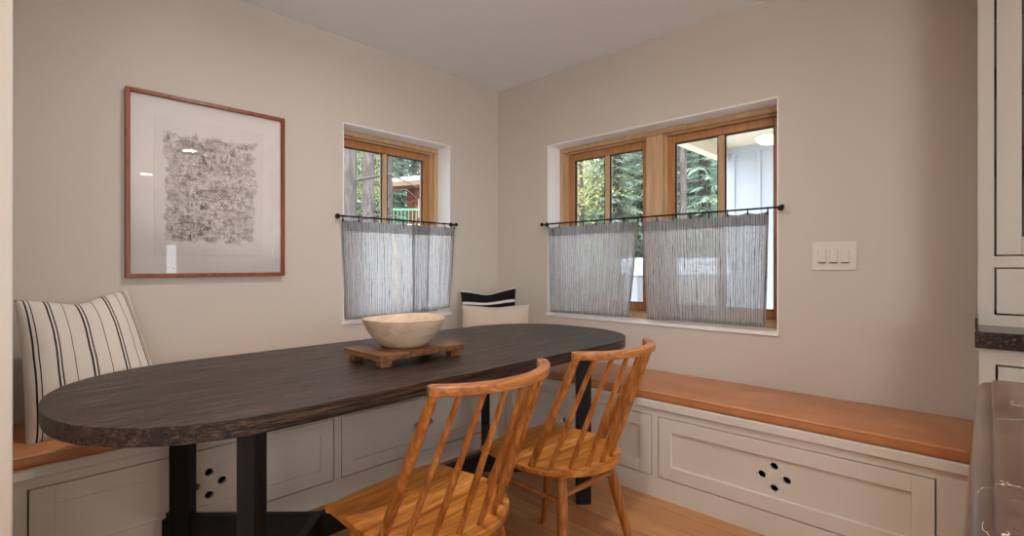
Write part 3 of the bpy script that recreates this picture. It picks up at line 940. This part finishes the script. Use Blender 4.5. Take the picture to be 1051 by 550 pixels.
def conifer(name, label, h, rad, seed, z0=.10, group=None, wh=30, nb=9):
    rnd = random.Random(seed)
    r = thing(name, label, 'tree', (0, 0, 0), 0, group)
    tr = h * .016 + .04
    MB().tube([(0, 0, 0), (.02 * h * rnd.uniform(-.3, .3), 0, h * .5), (0, 0, h)], [tr, tr * .6, .01], 9).build('trunk', M['bark'], r, 60)
    vs = []; fs = []
    def quad(a, b, w, up):
        t = (b - a); sd = t.cross(up)
        if sd.length < 1e-6: return
        sd = sd.normalized() * w
        i = len(vs); vs.extend([a - sd * .6, a + sd * .6, b + sd * .12, b - sd * .12]); fs.append((i, i + 1, i + 2, i + 3))
    for k in range(wh):
        f = k / (wh - 1); z = h * (z0 + (.985 - z0) * f)
        L0 = rad * (1 - f) ** .85 + .08
        for b in range(nb):
            an = 2 * PI * (b + rnd.random()) / nb; L = L0 * rnd.uniform(.65, 1.1)
            dr = Vector((math.cos(an), math.sin(an), 0))
            o = Vector((0, 0, z + rnd.uniform(-.4, .4) * h / wh))
            seg = 7; p0 = o
            for q in range(seg):
                f1 = (q + 1) / seg
                p1 = o + dr * (L * f1) + Vector((0, 0, -.30 * L * f1 ** 1.5 + .10 * L * max(0, f1 - .7)))
                side = dr.cross(Vector((0, 0, 1)))
                for sg in (-1, 1):
                    tl = L * (.34 * (1 - f1 * .65)) * rnd.uniform(.7, 1.2)
                    e = p0 + side * (sg * tl) + dr * tl * .6 + Vector((0, 0, -tl * rnd.uniform(.1, .5)))
                    quad(p0, e, tl * .16, Vector((rnd.uniform(-.4, .4), rnd.uniform(-.4, .4), 1)))
                    e2 = p0 + side * (sg * tl * .5) + dr * tl * .8 + Vector((0, 0, -tl * rnd.uniform(.3, .7)))
                    quad(p0, e2, tl * .13, Vector((rnd.uniform(-.9, .9), rnd.uniform(-.9, .9), .6)))
                quad(p0, p1, L * .035 + .02, Vector((0, 0, 1)))
                p0 = p1
    MB().add(vs, fs).build('needles', M['needles'], r)
    return r
def broadleaf(name, label, h, rad, seed, group=None, nl=2600):
    rnd = random.Random(seed)
    r = thing(name, label, 'tree', (0, 0, 0), 0, group)
    t = MB().tube([(0, 0, 0), (.1, 0, h * .5), (0, .1, h * .95)], [.12, .08, .02], 8)
    cl = []
    for k in range(26):
        an = rnd.uniform(0, 2 * PI); zz = rnd.uniform(.12, 1.0); q = rad * math.sqrt(rnd.random()) * math.sin(PI * min(.92, zz * .8 + .12))
        c = Vector((math.cos(an) * q, math.sin(an) * q, zz * h)); cl.append(c)
        t.tube([(0, 0, max(.1, c.z - q * .8)), c], [.035, .01], 6)
    t.build('trunk', M['bark'], r, 60)
    vs = []; fs = []
    for k in range(nl):
        c = rnd.choice(cl); p = c + Vector((rnd.gauss(0, .42), rnd.gauss(0, .42), rnd.gauss(0, .38)))
        a = Vector((rnd.uniform(-1, 1), rnd.uniform(-1, 1), rnd.uniform(-.6, .6))).normalized() * .075
        b = a.cross(Vector((rnd.uniform(-1, 1), rnd.uniform(-1, 1), 1))).normalized() * .05
        i = len(vs); vs.extend([p - a, p + b, p + a, p - b]); fs.append((i, i + 1, i + 2, i + 3))
    MB().add(vs, fs).build('leaves', M['leaves'], r)
    return r
GC = 'conifers beyond the right window'; GL = 'conifers beyond the left window'; GB = 'yellow green trees beyond the windows'
LC = 'blue green conifer standing in the woods beyond the right window'
LL = 'blue green conifer standing in the woods beyond the left window'
protos = [conifer('conifer_tree', LC, 13, 2.2, 1, .06, GC, 34), conifer('conifer_tree', LC, 17, 2.6, 2, .10, GC, 38), conifer('conifer_tree', LC, 20, 2.9, 3, .16, GC, 40)]
spots = [(634, 19, 0), (662, 21, 1), (724, 19, 0), (694, 24, 1), (712, 30, 2), (618, 27, 1), (672, 31, 2), (652, 38, 2), (738, 28, 1), (700, 40, 2),
         (630, 42, 2), (596, 45, 2), (722, 47, 1), (745, 40, 2), (576, 34, 1), (762, 42, 2), (684, 50, 2), (608, 56, 2), (642, 58, 2), (665, 62, 1), (728, 60, 2), (648, 24, 0), (681, 20, 0), (708, 22, 0)]
rnd = random.Random(5); first = set()
for (px, dp, k) in spots:
    p = WP(px, dp); p.z = gz(p)
    rz = rnd.uniform(0, 6.28); sc_ = rnd.uniform(.9, 1.1)
    if k not in first:
        first.add(k); o = protos[k]; o.location = p; o.rotation_euler = (0, 0, rz)
    else:
        dup(protos[k], p, rz, LC, GC, sc_)
for (px, dp, k) in [(410, 33, 1), (397, 30, 1), (440, 34, 2), (372, 28, 2), (425, 36, 2), (405, 38, 2), (352, 34, 1), (385, 44, 2), (340, 22, 1), (452, 40, 2), (318, 28, 2), (290, 33, 1), (545, 38, 2), (558, 30, 1)]:
    p = WP(px, dp); p.z = gz(p)
    dup(protos[k], p, rnd.uniform(0, 6.28), LL, GL, rnd.uniform(.9, 1.1))
LB = 'yellow green broadleaf tree showing between the conifers'
bl = broadleaf('broadleaf_tree', LB, 7.5, 1.7, 4, GB)
bp = [(596, 19, 1), (608, 30, 1), (368, 26, (.4, .4, 1.15)), (386, 25, (.42, .42, 1.2)), (584, 26, 1), (706, 34, (.5, .5, 1.2))]
for i, (px, dp, sc_) in enumerate(bp):
    p = WP(px, dp); p.z = gz(p)
    if i == 0: bl.location = p
    else: dup(bl, p, rnd.uniform(0, 6.28), LB, GB, sc_)
def trunk(label, px, dp, r0, h=16, seed=0):
    p = WP(px, dp); p.z = gz(p)
    t = thing('pine_tree', label, 'tree', p)
    rn = random.Random(seed)
    n = 14; mb = MB(); vs = []; fs = []
    for i in range(25):
        f = i / 24
        for k in range(n):
            a = 2 * PI * k / n; r = r0 * (1 - .5 * f) * (1 + .06 * noise.noise(Vector((math.cos(a) * 3, math.sin(a) * 3, f * 40 + seed))))
            vs.append((r * math.cos(a), r * math.sin(a), f * h))
    for i in range(24):
        for k in range(n): fs.append((i * n + k, i * n + (k + 1) % n, (i + 1) * n + (k + 1) % n, (i + 1) * n + k))
    mb.add(vs, fs).build('trunk', M['bark'], t, 60)
    for k in range(7):
        z = rn.uniform(.14, .5) * h; a = rn.uniform(0, 6.28); L = rn.uniform(.5, 1.3)
        MB().tube([(0, 0, z), (math.cos(a) * L * .6, math.sin(a) * L * .6, z + .1), (math.cos(a) * L, math.sin(a) * L, z - .1)], [.03, .018, .006], 6).build('dead_branch', M['bark'], t, 60)
trunk('thick grey pine trunk at the left edge of the left window', 356, 7.5, .16, 16, 1)
trunk('grey pine trunk in the middle of the left hand pane', 378, 11.5, .15, 16, 2)
trunk('slim grey trunk behind the muntin of the left window', 399, 13, .11, 16, 3)
trunk('grey trunk left of the porch soffit outside the right window', 701, 17, .13, 18, 5)
# cabin beyond the left window
cb = thing('log_cabin', 'brown cabin with a snowy roof edge and green deck rail', 'cabin')
p0 = WP(404, 20); ux = Vector((.691, -.723, 0)); uy = Vector((.723, .691, 0))
cb.matrix_world = Matrix(((ux.x, uy.x, 0, p0.x), (ux.y, uy.y, 0, p0.y), (0, 0, 1, 0), (0, 0, 0, 1)))
MB().box(.25, 5, 1.4, 5, -.3, 4.35).build('wall', M['cabin'], cb)
MB().box(-.1, 5.4, -.1, 1.5, 2.55, 2.75).box(.0, .12, 0, .12, -.4, 2.6).box(2.2, 2.32, 0, .12, -.4, 2.6).build('deck', M['frame_wood'], cb)
rr = MB().box(-.05, 5.3, -.06, .0, 3.30, 3.38)
for k in range(36): rr.box(.0 + .15 * k, .03 + .15 * k, -.05, -.02, 2.75, 3.3)
rr.build('railing', M['green'], cb)
m = Matrix.Translation((-.1, -.5, 4.18)) @ Matrix.Rotation(math.radians(5), 4, 'X') @ Matrix.Rotation(math.radians(-4), 4, 'Y')
ro = MB().box(0, 5.8, 0, 5.5, 0, .16, 0, 1, m).build('roof', M['roof'], cb)
MB().box(.02, .46, -.03, .5, .16, .30, .05, 2, m).box(.5, 1.7, -.04, .8, .16, .33, .06, 2, m).box(2.0, 5.5, 0, 1.2, .16, .3, .05, 2, m).build('snow_patch', M['snow'], ro)
wn = MB(); frame_ring(wn, 'x', .72, 1.22, 3.15, 3.95, .06, 1.34, 1.41, .005); wo = wn.build('window_frame', M['frame_wood'], cb)
MB().box(.77, 1.17, 1.37, 1.39, 3.2, 3.9).build('window_pane', M['panes'], wo)

# covered porch outside the right window
PX = 6.25; PY = 2.36; PZ = 2.54
w = MB().box(PX, PX + .2, -3, PY, GZ, PZ)
for k in range(14): w.box(PX - .02, PX, PY - .09 - .293 * k - .045, PY - .09 - .293 * k, GZ, PZ - .07, .004)
w.box(PX - .03, PX, -3, PY, PZ - .07, PZ)
struct(w.build('wall_porch', M['siding'], None))
struct(MB().box(4.75, PX + .8, -3, 2.44, PZ, PZ + .22).box(4.75, PX + .8, 2.30, 2.42, 2.40, PZ).build('ceiling_porch', M['soffit'], None))
struct(MB().box(XW + TH + .002, PX + 3, -3, 9, -.7, -.32).build('floor_bounce_porch', M['bounce_slab']))  # pale slab added to bounce light onto the curtains and porch ceiling
pl = thing('porch_light', 'round warm ceiling light glowing on the porch outside the right window', 'ceiling light', (5.94, 1.73, PZ))
MB().lathe([(.15, -.004), (.165, -.004), (.165, -.03), (.15, -.03)], 32).build('rim', M['white'], pl, 40)
MB().lathe([(.148, -.012), (.15, -.03), (.145, -.055), (.11, -.08), (.05, -.092), (.01, -.094)], 32).build('diffuser', M['lamp'], pl, 60)
bx = thing('storage_box', 'pale lidded storage box outside, glimpsed between the right window curtains', 'box', tuple(WP(690, 4.9, -.32)), HD - PI / 2)
MB().box(-.42, .42, -.3, .3, 0, 1.33, .02, 2).build('body', M['greybox'], bx)
MB().box(-.44, .44, -.32, .32, 1.33, 1.50, .03, 3).build('lid', M['lid'], bx)

# ------------------------------------------------------------------ light
def disc(name, loc, power, size, col=(1, .95, .90), spread=170):
    l = bpy.data.lights.new(name, 'AREA'); l.shape = 'DISK'; l.size = size; l.energy = power; l.color = col; l.spread = math.radians(spread)
    o = bpy.data.objects.new(name, l); COL.objects.link(o); o.location = loc; return o
for i, (x, y, p) in enumerate([(1.6, -1.31, 5), (1.58, -3.5, 16), (-.6, -1.31, 14), (-.6, -3.5, 16), (1.0, 1.36, 16), (-2.6, -1.3, 18)]):
    disc('ceiling_downlight', (x, y, ZC - .006), p, .14)
for x, e in ((.4, 24), (-.6, 12)):  # unseen point lights added as fill, without fixtures
    l = bpy.data.lights.new('fill_point_light', 'POINT'); l.energy = e * .95; l.shadow_soft_size = .13; l.color = (1, .96, .91)
    o = bpy.data.objects.new('fill_point_light', l); COL.objects.link(o); o.location = (x, -.65, 1.25)
sun = bpy.data.lights.new('sun', 'SUN'); sun.energy = 7.0; sun.angle = math.radians(3); sun.color = (1, .93, .82)
so = bpy.data.objects.new('sun', sun); COL.objects.link(so)
so.rotation_euler = Vector((.55, .42, -.72)).to_track_quat('-Z', 'Y').to_euler()

wd = bpy.data.worlds.new('sky'); sc.world = wd; wd.use_nodes = True
nt = wd.node_tree; bg = nt.nodes['Background']
bg.inputs['Color'].default_value = (.80, .90, 1.0, 1); bg.inputs['Strength'].default_value = 6.5

sc.view_settings.view_transform = 'Standard'; sc.view_settings.look = 'None'
sc.view_settings.gamma = 1; sc.view_settings.use_curve_mapping = False
sc.view_settings.exposure = -0.04
cy = sc.cycles
cy.use_denoising = True
cy.max_bounces = 12; cy.diffuse_bounces = 6; cy.glossy_bounces = 4; cy.transmission_bounces = 8; cy.transparent_max_bounces = 16
cy.sample_clamp_indirect = 6
